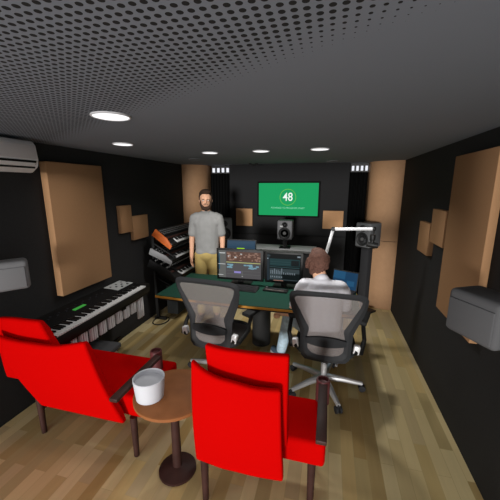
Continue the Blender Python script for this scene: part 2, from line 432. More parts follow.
kb = thing('computer_keyboard', 'black computer keyboard on the desk below the left monitor', 'keyboard', (-.835, 2.965, .745), R(-3))
MB().prism([(-.075, 0), (.075, 0), (.075, .022), (-.075, .010)], 'x', -.15, .15, bev=.002).build('body', M_black, kb)
_o = MB().box((0, 0, 0), (.017, .021, .008), bev=.002, seg=1).build('keycap', mat('keycap', '303032')); kc = _o.data; bpy.data.objects.remove(_o)
for r_ in range(5):
    for c in range(14):
        o = bpy.data.objects.new('keycap', kc); C.objects.link(o); o.parent = kb
        o.location = (-.135 + c * .0208, -.055 + r_ * .027, .0155 + r_ * .0022)
cs = thing('control_surface', 'slim black controller with a narrow light strip on the desk right of the keyboard', 'controller', (-.50, 3.0, .745), R(-4))
MB().bounds((-.13, -.05, 0), (.13, .05, .016), bev=.004).build('body', M_black, cs)
MB().bounds((-.11, -.03, .015), (.09, -.022, .018)).build('light_strip', mat('strip_grey', '8a8078'), cs)
MB().cyl((-.10, .02, .014), (-.10, .02, .03), .009).build('knob', M_grey, cs)
MB().bounds((-.07, .0, .015), (.11, .035, .018)).build('pad_area', M_dark, cs)

lp = thing('laptop', 'open laptop with a blue screen on the desk right of the seated person', 'laptop', (.155, 3.12, .745), R(-24))
MB().bounds((-.14, -.12, 0), (.14, .1, .015), bev=.004).build('keyboard_base', M_dark, lp)
MB().box((0, .125, .105), (.28, .01, .20), rot=(R(-14), 0, 0), bev=.004).build('lid', M_black, lp)
mb = MB(); rects(mb, [(0, 0, 0, 1, 1), (1, .0, .55, .5, 1), (1, .6, .2, .9, .5)], .26, .18)
o = mb.build('screen', [scr('164468', .7), scr('245c84', .7)], lp, smooth=False); o.location = (0, .0965, .017); o.rotation_euler = (R(-14), 0, 0)

# microphone arm
ma = thing('microphone_boom', 'white jointed microphone boom arm rising from the desk', 'microphone arm', (-.065, 3.33, .745))
def loc(p): return Vector(p) - Vector((-.065, 3.33, .745))
a, b, c = loc((-.06, 3.33, .84)), loc((.055, 3.28, 1.385)), loc((.455, 3.25, 1.405))
MB().bounds((-.03, -.03, 0), (.03, .03, .04), bev=.004).cyl((0, 0, .03), (.0, 0, .10), .012).build('desk_clamp', M_black, ma)
MB().tube([a, b], .0165).build('lower_arm', M_white, ma)
MB().tube([b + Vector((.02, 0, 0)), c], .0165).build('upper_arm', M_white, ma)
MB().sph(b, .024).cyl(b + Vector((0, -.025, 0)), b + Vector((0, .025, 0)), .02).build('elbow_joint', M_black, ma)
MB().sph(c, .022).tube([c, c + Vector((0, 0, -.05))], .008).build('end_joint', M_black, ma)
mc = tag(MB().cyl((0, 0, 0), (0, 0, -.06), .028, n=20, bev=.004).cyl((0, 0, -.06), (0, 0, -.085), .02, n=20).cyl((-.055, 0, -.10), (.055, -.01, -.11), .026, .03, bev=.006).build('microphone', M_black), 'black microphone hanging from the end of the white boom arm', 'microphone')
mc.location = (.447, 3.25, 1.345)

# rear credenza and front speakers
cr = thing('equipment_cabinet', 'low black equipment cabinet with grey top behind the monitors', 'cabinet', (-.62, 4.35, 0))
MB().bounds((-.45, -.18, .02), (.45, .18, .925)).build('body', M_black, cr)
MB().bounds((-.47, -.20, .925), (.47, .20, .945), bev=.003).build('cabinet_top', mat('cabinet_grey', 'b0b0b2'), cr)
MB().bounds((-.47, -.203, .915), (.47, -.195, .945)).build('front_edge', mat('cabinet_edge', '707071'), cr)
for s in (-.22, .22): MB().bounds((s - .21, -.187, .05), (s + .21, -.18, .90), bev=.002).build('cabinet_door', M_dark, cr)

def studio_speaker(label, locv, rz, w, d, h, body):
    root = thing('studio_loudspeaker', label, 'loudspeaker', locv, rz, 'studio loudspeakers at the front')
    MB().box((0, d / 2, h / 2), (w, d, h), bev=.02, seg=3).build('cabinet', body, root)
    rot = Euler((PI / 2, 0, 0)).to_matrix().to_4x4()
    r = w * .36
    MB().lathe([(r * 1.12, 0), (r * 1.12, .006), (r, .010), (r * .93, .004), (r * .4, -.006), (r * .32, .003), (.001, .006)], (0, 0, h * .34), mtx=rot).build('woofer', mat('woofer_rubber', '242425', rough=.5), root)
    MB().lathe([(r * .3, .0), (r * .28, .008), (.002, .014)], (0, -.002, h * .34), mtx=rot).build('dust_cap', mat('dust_cap', '4a4a4a'), root)
    MB().lathe([(w * .2, 0), (w * .2, .004), (w * .08, -.003), (w * .06, .004), (.001, .008)], (0, 0, h * .78), mtx=rot).build('tweeter', mat('tweeter_dark', '2a2a2b'), root)
    MB().box((-w * .22, -.001, h * .70), (w * .2, .006, .02), bev=.002).build('badge', mat('badge_grey', '9a9a9a'), root)
    return root
s1 = studio_speaker('grey studio loudspeaker centred below the green screen', (-.596, 4.25, 1.078), 0, .215, .2, .275, mat('speaker_grey', '59595b', rough=.6))
st = thing('loudspeaker_stand', 'short black stand on the cabinet under the centre loudspeaker', 'stand', (-.596, 4.35, .945), group='loudspeaker stands')
MB().bounds((-.08, -.08, 0), (.08, .08, .01)).build('base_plate', M_black, st)
MB().bounds((-.03, -.02, .01), (.03, .02, .123)).build('column', M_black, st)
MB().bounds((-.08, -.08, .123), (.08, .08, .131)).build('top_plate', M_black, st)
def bigstand(x, y, top, rz, label):
    s = thing('loudspeaker_stand', label, 'stand', (x, y, 0), rz, 'loudspeaker stands')
    MB().bounds((-.14, -.16, 0), (.14, .14, .025), bev=.003).build('base_plate', M_black, s)
    MB().bounds((-.06, -.05, .025), (.06, .05, top - .015), bev=.004).build('column', mat('stand_dark', '29292b'), s)
    MB().bounds((-.11, -.10, top - .015), (.11, .10, top), bev=.002).build('top_plate', M_black, s)
bigstand(.56, 4.53, .985, R(-42), 'tall black floor stand under the right loudspeaker')
studio_speaker('dark grey studio loudspeaker at the right, turned in, behind the microphone', (.475, 4.44, .985), R(-42), .24, .26, .345, mat('speaker_dark', '5a5b5d', rough=.6))
bigstand(-1.62, 4.60, .985, R(20), 'tall black floor stand under the left loudspeaker, behind the standing person')
studio_speaker('dark grey studio loudspeaker at the left, mostly hidden behind the standing person', (-1.575, 4.47, .985), R(20), .24, .26, .345, MATS['speaker_dark'])

# ------------------------------------------------------------------ synthesizers on their rack at the left wall
def inst(name, me, m, parent, loc, rot=None):
    o = bpy.data.objects.new(name, me); C.objects.link(o); o.parent = parent; o.location = loc
    if rot: o.rotation_euler = rot
    return o
def proto_mesh(mb, name, m):
    o = mb.build(name, m); me = o.data; bpy.data.objects.remove(o); return me
def white_keys(root, x0, x1, y0, y1, z, bw, nwhite, hgt=.012):
    """keys run along y; x1 is the player's side; every key is a part"""
    p = (y1 - y0) / nwhite
    mw = proto_mesh(MB().box((0, 0, 0), (x1 - x0, p * .93, hgt), bev=.0015, seg=1), 'white_key', mat('ivory_keys', 'd8d8d8', rough=.4))
    mk = proto_mesh(MB().box((0, 0, 0), ((x1 - x0) * .62, p * bw, hgt), bev=.0015, seg=1), 'black_key', M_black)
    for i in range(nwhite):
        y = y0 + (i + .5) * p
        inst('white_key', mw, None, root, ((x0 + x1) / 2, y, z))
        if i % 7 in (0, 1, 3, 4, 5) and i < nwhite - 1: inst('black_key', mk, None, root, (x0 + (x1 - x0) * .32, y + p / 2, z + hgt * .9))
rack = thing('keyboard_rack', 'black three tier keyboard rack against the left wall holding synthesizers', 'rack', (-2.1, 3.9, 0))
for y in (-.40, .50):
    MB().bounds((-.17, y, 0), (-.13, y + .04, 1.22)).build('upright', M_black, rack)
    MB().bounds((-.2, y, 0), (-.02, y + .04, .035)).build('foot', M_black, rack)
    for zt, tl in ((.55, 24), (.79, 20), (1.0, 30)):
        MB().box((.0, y + .02, zt + .0), (.36, .035, .02), rot=(0, R(tl), 0)).build('tier_arm', M_black, rack)
MB().bounds((.0, -.38, .10), (.16, .52, .50)).build('lower_shelf_box', mat('rack_box', '1c1e1e'), rack)

def synth(label, zf, tilt, depth, sidem, facem, y0=-.5, ln=1.0, keys=True, thick=.07, cm='c8c8c8', xf=-1.95):
    """xf,zf: lower front edge (player side, +x); rises towards the wall by tilt"""
    root = bpy.data.objects.new('synthesizer', None); C.objects.link(root)
    root.location = (xf, 3.9, zf); root.rotation_euler = (0, R(tilt), 0)
    tag(root, label, 'synthesizer', 'synthesizers on the rack')
    MB().bounds((-depth, y0 + .02, 0), (0, y0 + ln - .02, thick * .72), bev=.003).build('body', M_black, root)
    MB().bounds((-depth, y0 + .03, thick * .72), (-.17, y0 + ln - .03, thick * .95), bev=.003).build('control_panel', facem, root)
    for y in (y0, y0 + ln - .02):
        MB().prism([(-depth - .01, -.012), (.012, -.012), (.012, thick * .45), (-.10, thick * .98), (-depth - .01, thick * 1.06)], 'y', y, y + .022, bev=.003).build('end_cheek', sidem, root)
    if keys: white_keys(root, -.085, -.005, y0 + .16, y0 + ln - .04, thick * .78, .78, 29)
    MB().bounds((-.13, y0 + .03, thick * .72), (-.10, y0 + ln - .03, thick * .9), bev=.002).build('wood_strip', M_maroon, root)
    km = proto_mesh(MB().cyl((0, 0, 0), (0, 0, thick * .25), .0065, n=8), 'knob', mat('knob_mat_' + cm, cm, rough=.4))
    for r_ in range(3):
        xx = -depth + .03 + r_ * (depth - .21) / 2.4
        MB().bounds((xx, y0 + .05, thick * .95), (xx + .006, y0 + ln - .05, thick * .98)).build('panel_line', mat('panel_line', 'a0a0a0'), root)
        for k in range(20): inst('knob', km, None, root, (xx + .022, y0 + .05 + k * .046, thick * .95))
    return root
synth('top synthesizer on the rack with orange wooden end cheek and lined control panel', 1.05, 35, .285, M_orange, M_dark, thick=.085, cm='404040')
synth('middle synthesizer on the rack with silver grey end cheek', .845, 22, .32, mat('silver_cheek', '8c8c8e', rough=.5), M_dark, keys=True, thick=.07, cm='7a7a7a')
synth('bottom synthesizer on the rack, all black with white knobs', .60, 27, .43, M_black, mat('panel_black', '0e0e0f'), thick=.095, cm='b8b8b8', xf=-1.90)

# ------------------------------------------------------------------ stage piano and stand
XP = -1.885
pn = thing('stage_piano', 'black stage piano with green display along the left wall', 'piano', (XP, 2.24, .672), R(1.6))
MB().bounds((-.38, -.67, 0), (0, .60, .07), bev=.006).build('body', M_black, pn)
MB().prism([(-.38, .07), (-.15, .07), (-.15, .088), (-.38, .105)], 'y', -.66, .59, bev=.003).build('control_panel', mat('panel_black', '0e0e0f'), pn)
white_keys(pn, -.145, -.004, -.64, .53, .078, .5, 52, .014)
MB().bounds((-.15, -.67, .06), (0, -.645, .09)).bounds((-.15, .54, .06), (0, .60, .09)).build('end_block', M_black, pn)
MB().box((-.23, -.17, .0965), (.03, .13, .006), rot=(0, R(4), 0)).build('display', scr('3f9a3f', .75), pn)
MB().box((-.275, .44, .0985), (.17, .26, .008), rot=(0, R(4), 0)).build('light_panel', mat('panel_silver', 'b9bcbc', rough=.5), pn)
bm1 = proto_mesh(MB().box((0, 0, 0), (.02, .015, .006)), 'button', M_dark)
for k in range(8): inst('button', bm1, None, pn, (-.31 + .05 * (k % 3), .35 + .03 * k, .105))
bm2 = proto_mesh(MB().box((0, 0, 0), (.012, .02, .006), rot=(0, R(4), 0)), 'panel_button', mat('dark_button', '2a2c30'))
for k in range(16): inst('panel_button', bm2, None, pn, (-.30 + .03 * (k % 2), -.5 + .045 * k, .1))
sd = thing('piano_stand', 'piano stand with pale upright slats below the stage piano', 'stand', (XP, 2.24, 0), R(1.6))
for y in (-.55, .15):
    MB().bounds((-.39, y, 0), (-.35, y + .05, .64)).build('leg', M_black, sd)
    MB().bounds((-.39, y, .62), (-.03, y + .05, .670)).build('top_rail', M_black, sd)
MB().bounds((-.06, -.60, .64), (-.03, .60, .670)).build('front_rail', M_black, sd)
for k in range(9):
    y = -.50 + k * .117; last = k == 8; w = .105 if last else .085; zz = .40 if last else .505
    mb = MB(); mb.bounds((-.075, y, zz), (-.055, y + w, .64), bev=.002)
    for j in range(3): mb.bounds((-.055, y + w * (.08 + .3 * j), zz + .004), (-.048 + .004 * (j % 2), y + w * (.25 + .3 * j), .638), bev=.002)
    mb.build('slat', mat('pale_slat', 'dcdce0', rough=.5), sd)
MB().bounds((-.385, -.55, .08), (-.36, .52, .12)).build('cross_bar', M_black, sd)

stl = thing('piano_stool', 'low dark grey stool in front of the stage piano', 'stool', (-1.95, 2.09, 0), R(3))
MB().box((0, 0, .375), (.28, .20, .05), bev=.012, seg=3).build('seat', mat('stool_grey', '48484a'), stl)
for sx in (-1, 1):
    for sy in (-1, 1): MB().tube([(sx * .10, sy * .06, .36), (sx * .12, sy * .08, 0)], .011).build('leg', M_alu, stl)
pts = []
for k in range(28):
    a = 2 * PI * k / 28; pts.append((-2.17 + .10 * math.cos(a), 3.45 + .13 * math.sin(a), .01))
tag(MB().tube(pts, .007, closed=True).build('cable_loop', M_black), 'black loop of cable lying on the floor beside the left wall', 'cable')

# ------------------------------------------------------------------ mesh office chairs
def lerp_tab(tab, v):
    for (a, x), (b, y) in zip(tab, tab[1:]):
        if a <= v <= b: return x + (y - x) * (v - a) / (b - a)
    return tab[-1][1]
OUT = [(0, .165), (.05, .198), (.12, .206), (.33, .212), (.40, .214), (.52, .242), (.68, .282), (.84, .304), (.93, .304), (.98, .285), (1, .24)]
INN = [(.10, .11), (.15, .145), (.33, .152), (.42, .140), (.46, .140), (.55, .170), (.70, .214), (.82, .250), (.895, .262), (.92, .235)]
BACK_H = .66
def backpt(u, v, off=0):
    z = .395 + BACK_H * v
    y = -.235 - .06 * v + .05 * math.sin(PI * min(1, v * 1.1)) * .8 - off + .32 * u * u * -1 * -1
    return Vector((u, y, z))
def mesh_chair(label, x, y, rz, star):
    root = thing('office_chair', label, 'chair', (x, y, 0), rz, 'mesh office chairs at the desk')
    N = 40
    vi0, vi1 = INN[0][0], INN[-1][0]
    def ring(front):
        vs = []
        outer = [(lerp_tab(OUT, i / N), i / N) for i in range(N + 1)]
        inner = [(lerp_tab(INN, vi0 + (vi1 - vi0) * i / N), vi0 + (vi1 - vi0) * i / N) for i in range(N + 1)]
        outer = [(-u, v) for u, v in outer] + [(-outer[-1][0] * k, 1 + .012 * (1 - k * k)) for k in (.75, .5, .25, 0, -.25, -.5, -.75)] + [(u, v) for u, v in outer[::-1]] + [(outer[0][0] * k, -.012 * (1 - k * k)) for k in (.75, .5, .25, 0, -.25, -.5, -.75)]
        inner = [(-u, v) for u, v in inner] + [(-inner[-1][0] * k, vi1 + .02 * (1 - k * k)) for k in (.75, .5, .25, 0, -.25, -.5, -.75)] + [(u, v) for u, v in inner[::-1]] + [(inner[0][0] * k, vi0 - .025 * (1 - k * k)) for k in (.75, .5, .25, 0, -.25, -.5, -.75)]
        return outer, inner
    outer, inner = ring(0); mb = MB(); bm = mb.bm; T = .016
    mid = [((a[0] + b[0]) / 2, (a[1] + b[1]) / 2) for a, b in zip(outer, inner)]
    rows = [[bm.verts.new(backpt(u, v, 0)) for u, v in outer], [bm.verts.new(backpt(u, v, T)) for u, v in mid],
            [bm.verts.new(backpt(u, v, 0)) for u, v in inner], [bm.verts.new(backpt(u, v, -T)) for u, v in mid]]
    n = len(outer)
    for r_ in range(4):
        A, B = rows[r_], rows[(r_ + 1) % 4]
        for k in range(n): bm.faces.new((A[k], A[(k + 1) % n], B[(k + 1) % n], B[k]))
    mb.build('backrest_frame', mat('chair_frame', '2e2f31', rough=.6), root)
    mb = MB(); bm = mb.bm; grid = []
    for j in range(25):
        v = vi0 - .02 + (vi1 - vi0 + .035) * j / 24; hw = lerp_tab(INN, min(max(v, vi0), vi1)) + .01
        if v < vi0: hw *= .93
        grid.append([bm.verts.new(backpt(hw * (i / 8 - 1), v, -.002)) for i in range(17)])
    for A, B in zip(grid, grid[1:]):
        for i in range(16): bm.faces.new((A[i], A[i + 1], B[i + 1], B[i]))
    mb.build('backrest_mesh', M_mesh, root)
    # lumbar pad, lens shaped, behind the mesh
    mb = MB(); bm = mb.bm; f = []; bk = []
    for i in range(25):
        t = i / 12 - 1; hh = .032 + .035 * (1 - t * t)
        for lst, of in ((f, .026), (bk, .006)):
            lst.append((bm.verts.new(backpt(.165 * t, .285 + hh * 1.05, of)), bm.verts.new(backpt(.165 * t, .285 - hh * 1.05, of))))
    for a, b in zip(range(24), range(1, 25)):
        bm.faces.new((f[a][0], f[b][0], f[b][1], f[a][1])); bm.faces.new((bk[a][0], bk[a][1], bk[b][1], bk[b][0]))
        bm.faces.new((f[a][0], bk[a][0], bk[b][0], f[b][0])); bm.faces.new((f[a][1], f[b][1], bk[b][1], bk[a][1]))
    bm.faces.new((f[0][0], f[0][1], bk[0][1], bk[0][0])); bm.faces.new((f[24][0], bk[24][0], bk[24][1], f[24][1]))
    mb.build('lumbar_pad', mat('lumbar_black', '242527'), root)
    # seat
    pts = []
    for k in range(36):
        a = 2 * PI * k / 36; ca, sa = math.cos(a), math.sin(a)
        pts.append((.245 * math.copysign(abs(ca) ** .55, ca), .02 + .235 * math.copysign(abs(sa) ** .55, sa), .445 + .012 * sa))
    MB().tube(pts, .018, closed=True).build('seat_frame', mat('chair_frame', '2e2f31'), root)
    MB().prism([(p[0] * .98, .02 + (p[1] - .02) * .98) for p in pts], 'z', .44, .45).build('seat_pad', mat('seat_mesh_grey', '6e6967'), root)
    MB().box((0, -.01, .385), (.17, .28, .07), bev=.02).build('tilt_mechanism', M_dark, root)
    MB().tube([(0, -.10, .38), (0, -.20, .385), (0, -.238, .42)], [.028, .024, .02]).build('back_spine', M_dark, root)
    MB().cyl((0, 0, .10), (0, 0, .24), .028).cyl((0, 0, .24), (0, 0, .37), .018).build('gas_lift', M_alu, root)
    # star base
    MB().lathe([(.045, .07), (.05, .10), (.04, .125), (.03, .13)]).build('hub', M_alu, root)
    for k in range(5):
        a = R(72 * k + star); d = Vector((math.cos(a), math.sin(a), 0)); e = d * .345
        MB().tube([d * .03 + Vector((0, 0, .10)), d * .17 + Vector((0, 0, .095)), e + Vector((0, 0, .07))], [.034, .027, .019]).build('base_leg', M_alu, root)
        q = Vector((-d.y, d.x, 0))
        MB().cyl(e + q * .026 + Vector((0, 0, .03)), e + q * .008 + Vector((0, 0, .03)), .03).cyl(e - q * .026 + Vector((0, 0, .03)), e - q * .008 + Vector((0, 0, .03)), .03).cyl(e + Vector((0, 0, .03)), e + Vector((0, 0, .072)), .008).build('caster', M_dark, root)
    for s in (-1, 1):
        MB().box((s * .315, .07, .69), (.09, .27, .036), rot=(0, R(6 * s), R((-14 if s > 0 else 16))), bev=.012, seg=3).build('armrest_pad', mat('arm_black', '1e1f20', rough=.7), root)
        MB().tube([(s * .225, -.245, .52), (s * .28, -.21, .50), (s * .315, -.10, .56), (s * .31, .03, .67)], [.022, .022, .018, .018]).build('armrest_post', M_black, root)
        MB().box((s * .245, -.225, .535), (.05, .05, .075), rot=(0, R(8 * s), 0), bev=.01).build('arm_bracket', mat('polished_aluminium', 'dcdcde', rough=.35, metal=.2), root)
    return root
BACK_H = .62
mesh_chair('black mesh office chair with the seated person on it, right of the pair', .030, 2.585, R(0), 4)
BACK_H = .665
mesh_chair('empty black mesh office chair at the desk, left of the pair', -.95, 2.53, R(-6), 36)

# ------------------------------------------------------------------ red armchairs
def sheet(mb, top, bot, th, ny=8):
    """slab between two polylines (same count); thickness th away along +y"""
    n = len(top); F = []; B = []
    for j in range(ny + 1):
        t = j / ny; rf = []; rb = []
        for a, b in zip(top, bot):
            p = Vector(a).lerp(Vector(b), t); p.y -= .02 * math.sin(PI * t)
            e = min(j, ny - j); th2 = th * (1 if e > 0 else .7)
            rf.append(mb.bm.verts.new(p)); rb.append(mb.bm.verts.new(p + Vector((0, th2, 0))))
        F.append(rf); B.append(rb)
    for j in range(ny):
        for i in range(n - 1):
            mb.bm.faces.new((F[j][i], F[j][i + 1], F[j + 1][i + 1], F[j + 1][i])); mb.bm.faces.new((B[j][i], B[j + 1][i], B[j + 1][i + 1], B[j][i + 1]))
        mb.bm.faces.new((F[j][0], F[j + 1][0], B[j + 1][0], B[j][0])); mb.bm.faces.new((F[j][-1], B[j][-1], B[j + 1][-1], F[j + 1][-1]))
    for i in range(n - 1):
        mb.bm.faces.new((F[0][i], B[0][i], B[0][i + 1], F[0][i + 1])); mb.bm.faces.new((F[-1][i], F[-1][i + 1], B[-1][i + 1], B[-1][i]))
    return mb
def curve(pts, n=16):
    out = []
    for i in range(n + 1):
        t = i / n * (len(pts) - 1); k = min(int(t), len(pts) - 2); f = t - k
        p0 = Vector(pts[max(k - 1, 0)]); p1 = Vector(pts[k]); p2 = Vector(pts[k + 1]); p3 = Vector(pts[min(k + 2, len(pts) - 1)])
        out.append(.5 * ((2 * p1) + (p2 - p0) * f + (2 * p0 - 5 * p1 + 4 * p2 - p3) * f * f + (3 * p1 - p0 - 3 * p2 + p3) * f ** 3))
    return out
def bev_mod(o, w=.012, s=3):
    m = o.modifiers.new('bevel', 'BEVEL'); m.width = w; m.segments = s; m.limit_method = 'ANGLE'; m.angle_limit = R(40)
    for p in o.data.polygons: p.use_smooth = True
    return o
CA = Vector((-1.62, 1.65, 0))
A = thing('armchair', 'red armchair at the lower left with dark wooden arm, nearest the left wall', 'armchair', CA, 0, 'red armchairs')
def rel(pts, c): return [Vector(p) - c for p in pts]
# outer backrest: top edge dips and lifts to its right corner
mb = sheet(MB(), rel(curve([(-2.20, 1.38, .835), (-2.05, 1.38, .815), (-1.88, 1.38, .811), (-1.68, 1.38, .818), (-1.53, 1.38, .850), (-1.418, 1.38, .882)]), CA),
           rel(curve([(-1.90, 1.43, .30), (-1.78, 1.43, .30), (-1.64, 1.43, .30), (-1.50, 1.43, .30), (-1.36, 1.43, .30), (-1.225, 1.43, .30)]), CA), .06)
bev_mod(mb.build('backrest', M_red, A), .015)
mb = sheet(MB(), rel(curve([(-2.24, 1.475, .91), (-2.10, 1.475, .92), (-2.0, 1.475, .921), (-1.867, 1.475, .925)]), CA),
           rel(curve([(-2.23, 1.46, .45), (-2.02, 1.46, .45), (-1.8, 1.46, .45), (-1.50, 1.46, .45)]), CA), .06)
bev_mod(mb.build('back_cushion', M_red, A), .02)
MB().bounds(Vector((-2.05, 1.50, .30)) - CA, Vector((-1.11, 1.965, .455)) - CA, bev=.025, seg=3).build('seat', M_red, A)
MB().bounds(Vector((-1.20, 1.30, .575)) - CA, Vector((-1.145, 1.79, .60)) - CA, bev=.006).build('armrest', M_maroon, A)
MB().lathe([(.044, .44), (.044, .60), (.040, .607), (.033, .607), (.031, .59), (.001, .585)], Vector((-1.215, 1.835, 0)) - CA).build('arm_cap', M_cup, A)
for (x, y) in ((-2.0, 1.5), (-1.2, 1.5), (-2.0, 1.9), (-1.2, 1.9)):
    MB().cyl(Vector((x, y, 0)) - CA, Vector((x, y, .31)) - CA, .018, .024).build('leg', M_maroon, A)

CB = Vector((-.36, 1.6, 0))
B = thing('armchair', 'red armchair in the lower middle behind the mesh chairs, round-capped right arm', 'armchair', CB, 0, 'red armchairs')
mb = sheet(MB(), rel(curve([(-.602, 1.35, 1.0), (-.50, 1.35, .985), (-.36, 1.35, .985), (-.25, 1.35, .99), (-.153, 1.35, .998)]), CB),
           rel(curve([(-.55, 1.40, .42), (-.45, 1.40, .42), (-.36, 1.40, .42), (-.25, 1.40, .42), (-.155, 1.40, .42)]), CB), .06)
bev_mod(mb.build('back_cushion', M_red, B), .012)
mb = sheet(MB(), rel(curve([(-.655, 1.29, .935), (-.60, 1.28, .90), (-.52, 1.27, .873), (-.42, 1.27, .858), (-.30, 1.27, .845), (-.18, 1.28, .85)]), CB),
           rel(curve([(-.66, 1.31, .30), (-.58, 1.30, .30), (-.50, 1.29, .30), (-.42, 1.29, .30), (-.30, 1.29, .30), (-.16, 1.30, .30)]), CB), .05)
bev_mod(mb.build('backrest', M_red, B), .012)
MB().bounds(Vector((-.66, 1.43, .30)) - CB, Vector((.05, 1.80, .455)) - CB, bev=.025, seg=3).build('seat', M_red, B)
MB().bounds(Vector((-.005, 1.30, .575)) - CB, Vector((.05, 1.76, .60)) - CB, bev=.006).build('armrest', M_maroon, B)
MB().lathe([(.044, .44), (.044, .60), (.040, .607), (.033, .607), (.031, .59), (.001, .585)], Vector((.022, 1.795, 0)) - CB).build('arm_cap', M_cup, B)
for (x, y) in ((-.62, 1.34), (-.02, 1.46), (-.62, 1.74), (-.02, 1.74)):
    MB().cyl(Vector((x, y, 0)) - CB, Vector((x, y, .31)) - CB, .018, .024).build('leg', M_maroon, B)

tb = thing('side_table', 'round brown wooden side table between the two red armchairs', 'table', (-.875, 1.475, 0))
MB().lathe([(.225, .555), (.235, .562), (.235, .58), (.225, .585)], n=48).build('tabletop', M_brown, tb)
MB().lathe([(.12, 0), (.12, .015), (.03, .04), (.025, .555)]).build('pedestal', M_maroon, tb)
tub = tag(MB().lathe([(.078, 0), (.080, .0), (.092, .128), (.088, .130), (.084, .126), (.080, .100), (.001, .095)], n=40).build('tub', mat('tub_white', 'c9cbd2', rough=.5)), 'white round tub standing on the brown side table', 'tub')
tub.location = (-.985, 1.395, .586)

# ------------------------------------------------------------------ people
def blob(parts, vox=.008, smooth=4, name='body'):
    """union of tapered capsules and ellipsoids remeshed to one continuous surface"""
    mb = MB()
    for p in parts:
        if p[0] == 'c':
            _, a, b, ra, rb = p[:5]; fl = p[5] if len(p) > 5 else (1, 1, 1)
            a, b = Vector(a), Vector(b); L = (b - a).length; t = bmesh.new(); n = 16; rings = []
            prof = [(ra * math.cos(k * PI / 12), -ra * math.sin(k * PI / 12)) for k in range(5, 0, -1)] + [(ra, 0), (rb, L)] + [(rb * math.cos(k * PI / 12), L + rb * math.sin(k * PI / 12)) for k in range(1, 6)]
            for r_, z in prof: rings.append([t.verts.new((r_ * math.cos(2 * PI * k / n), r_ * math.sin(2 * PI * k / n), z)) for k in range(n)])
            for A_, B_ in zip(rings, rings[1:]):
                for k in range(n): t.faces.new((A_[k], A_[(k + 1) % n], B_[(k + 1) % n], B_[k]))
            t.faces.new(rings[0][::-1]); t.faces.new(rings[-1])
            q = (b - a).to_track_quat('Z', 'Y').to_matrix().to_4x4()
            M_ = Matrix.Translation(a) @ Matrix.Diagonal((*fl, 1)) @ q
            if fl != (1, 1, 1):   # flatten about the segment's middle
                mid = (a + b) / 2; M_ = Matrix.Translation(mid) @ Matrix.Diagonal((*fl, 1)) @ Matrix.Translation(a - mid) @ q
                if len(p) > 5: M_ = Matrix.Translation(mid) @ Matrix.Diagonal((fl[0], fl[1], fl[2], 1)) @ Matrix.Translation(a - mid) @ q
            mb.join(t, M_)
        else:
            _, c, r_, sc = p[:4]; mb.sph(c, r_, sc, p[4] if len(p) > 4 else (0, 0, 0), n=24)
    bmesh.ops.recalc_face_normals(mb.bm, faces=mb.bm.faces[:])
    me = bpy.data.meshes.new('tmp'); mb.bm.to_mesh(me); mb.bm.free()
    o = bpy.data.objects.new('tmp', me); C.objects.link(o)
    m = o.modifiers.new('r', 'REMESH'); m.mode = 'VOXEL'; m.voxel_size = vox; m.use_smooth_shade = True
    s = o.modifiers.new('s', 'SMOOTH'); s.iterations = smooth; s.factor = .5
    bpy.context.view_layer.update()
    out = bpy.data.meshes.new_from_object(o.evaluated_get(bpy.context.evaluated_depsgraph_get())); out.name = name
    bpy.data.objects.remove(o); bpy.data.meshes.remove(me)
    for p in out.polygons: p.use_smooth = True
    return out
def obm(name, me, m, parent=None, loc=None, rz=0):
    me.materials.clear(); me.materials.append(m)
    o = bpy.data.objects.new(name, me); C.objects.link(o)
    if parent: o.parent = parent
    if loc is not None: o.location = loc; o.rotation_euler = (0, 0, rz)
    return o

def head_parts(c, M_, face=True):
    """c: head centre; M_: rotation; local face direction is -Y. sizes in metres"""
    c = Vector(c); e = M_.to_euler()
    def w(p): return c + M_ @ Vector(p)
    ps = [('s', w((0, .012, .025)), .085, (.90, 1.12, 1.02), e), ('s', w((0, -.022, -.035)), .066, (.88, .95, 1.12), e),
          ('s', w((0, -.05, -.085)), .028, (1.1, .9, .8), e), ('c', w((0, -.088, .012)), w((0, -.106, -.022)), .009, .013),
          ('s', w((-.080, .012, -.012)), .026, (.35, .7, 1.15), e), ('s', w((.080, .012, -.012)), .026, (.35, .7, 1.15), e),
          ('c', w((-.022, -.084, -.052)), w((.022, -.084, -.052)), .007, .007), ('c', w((-.045, -.070, .022)), w((.045, -.070, .022)), .012, .012)]
    return ps
def eyes(c, M_, root):
    for s in (-1, 1):
        p = Vector(c) + M_ @ Vector((s * .031, -.078, .002))
        MB().sph(p, .011, (1, .6, .7)).build('eye', mat('eye_white', 'd8d4d0', rough=.3), root)
        MB().sph(p + M_ @ Vector((0, -.005, 0)), .0055).build('iris', mat('iris_dark', '2a1c14', rough=.2), root)
        a = Vector(c) + M_ @ Vector((s * .018, -.086, .020)); b = Vector(c) + M_ @ Vector((s * .045, -.079, .019))
        MB().tube([a, (a + b) / 2 + Vector((0, 0, .004)), b], .004, n=6).build('eyebrow', mat('brown_hair', '33241c'), root)
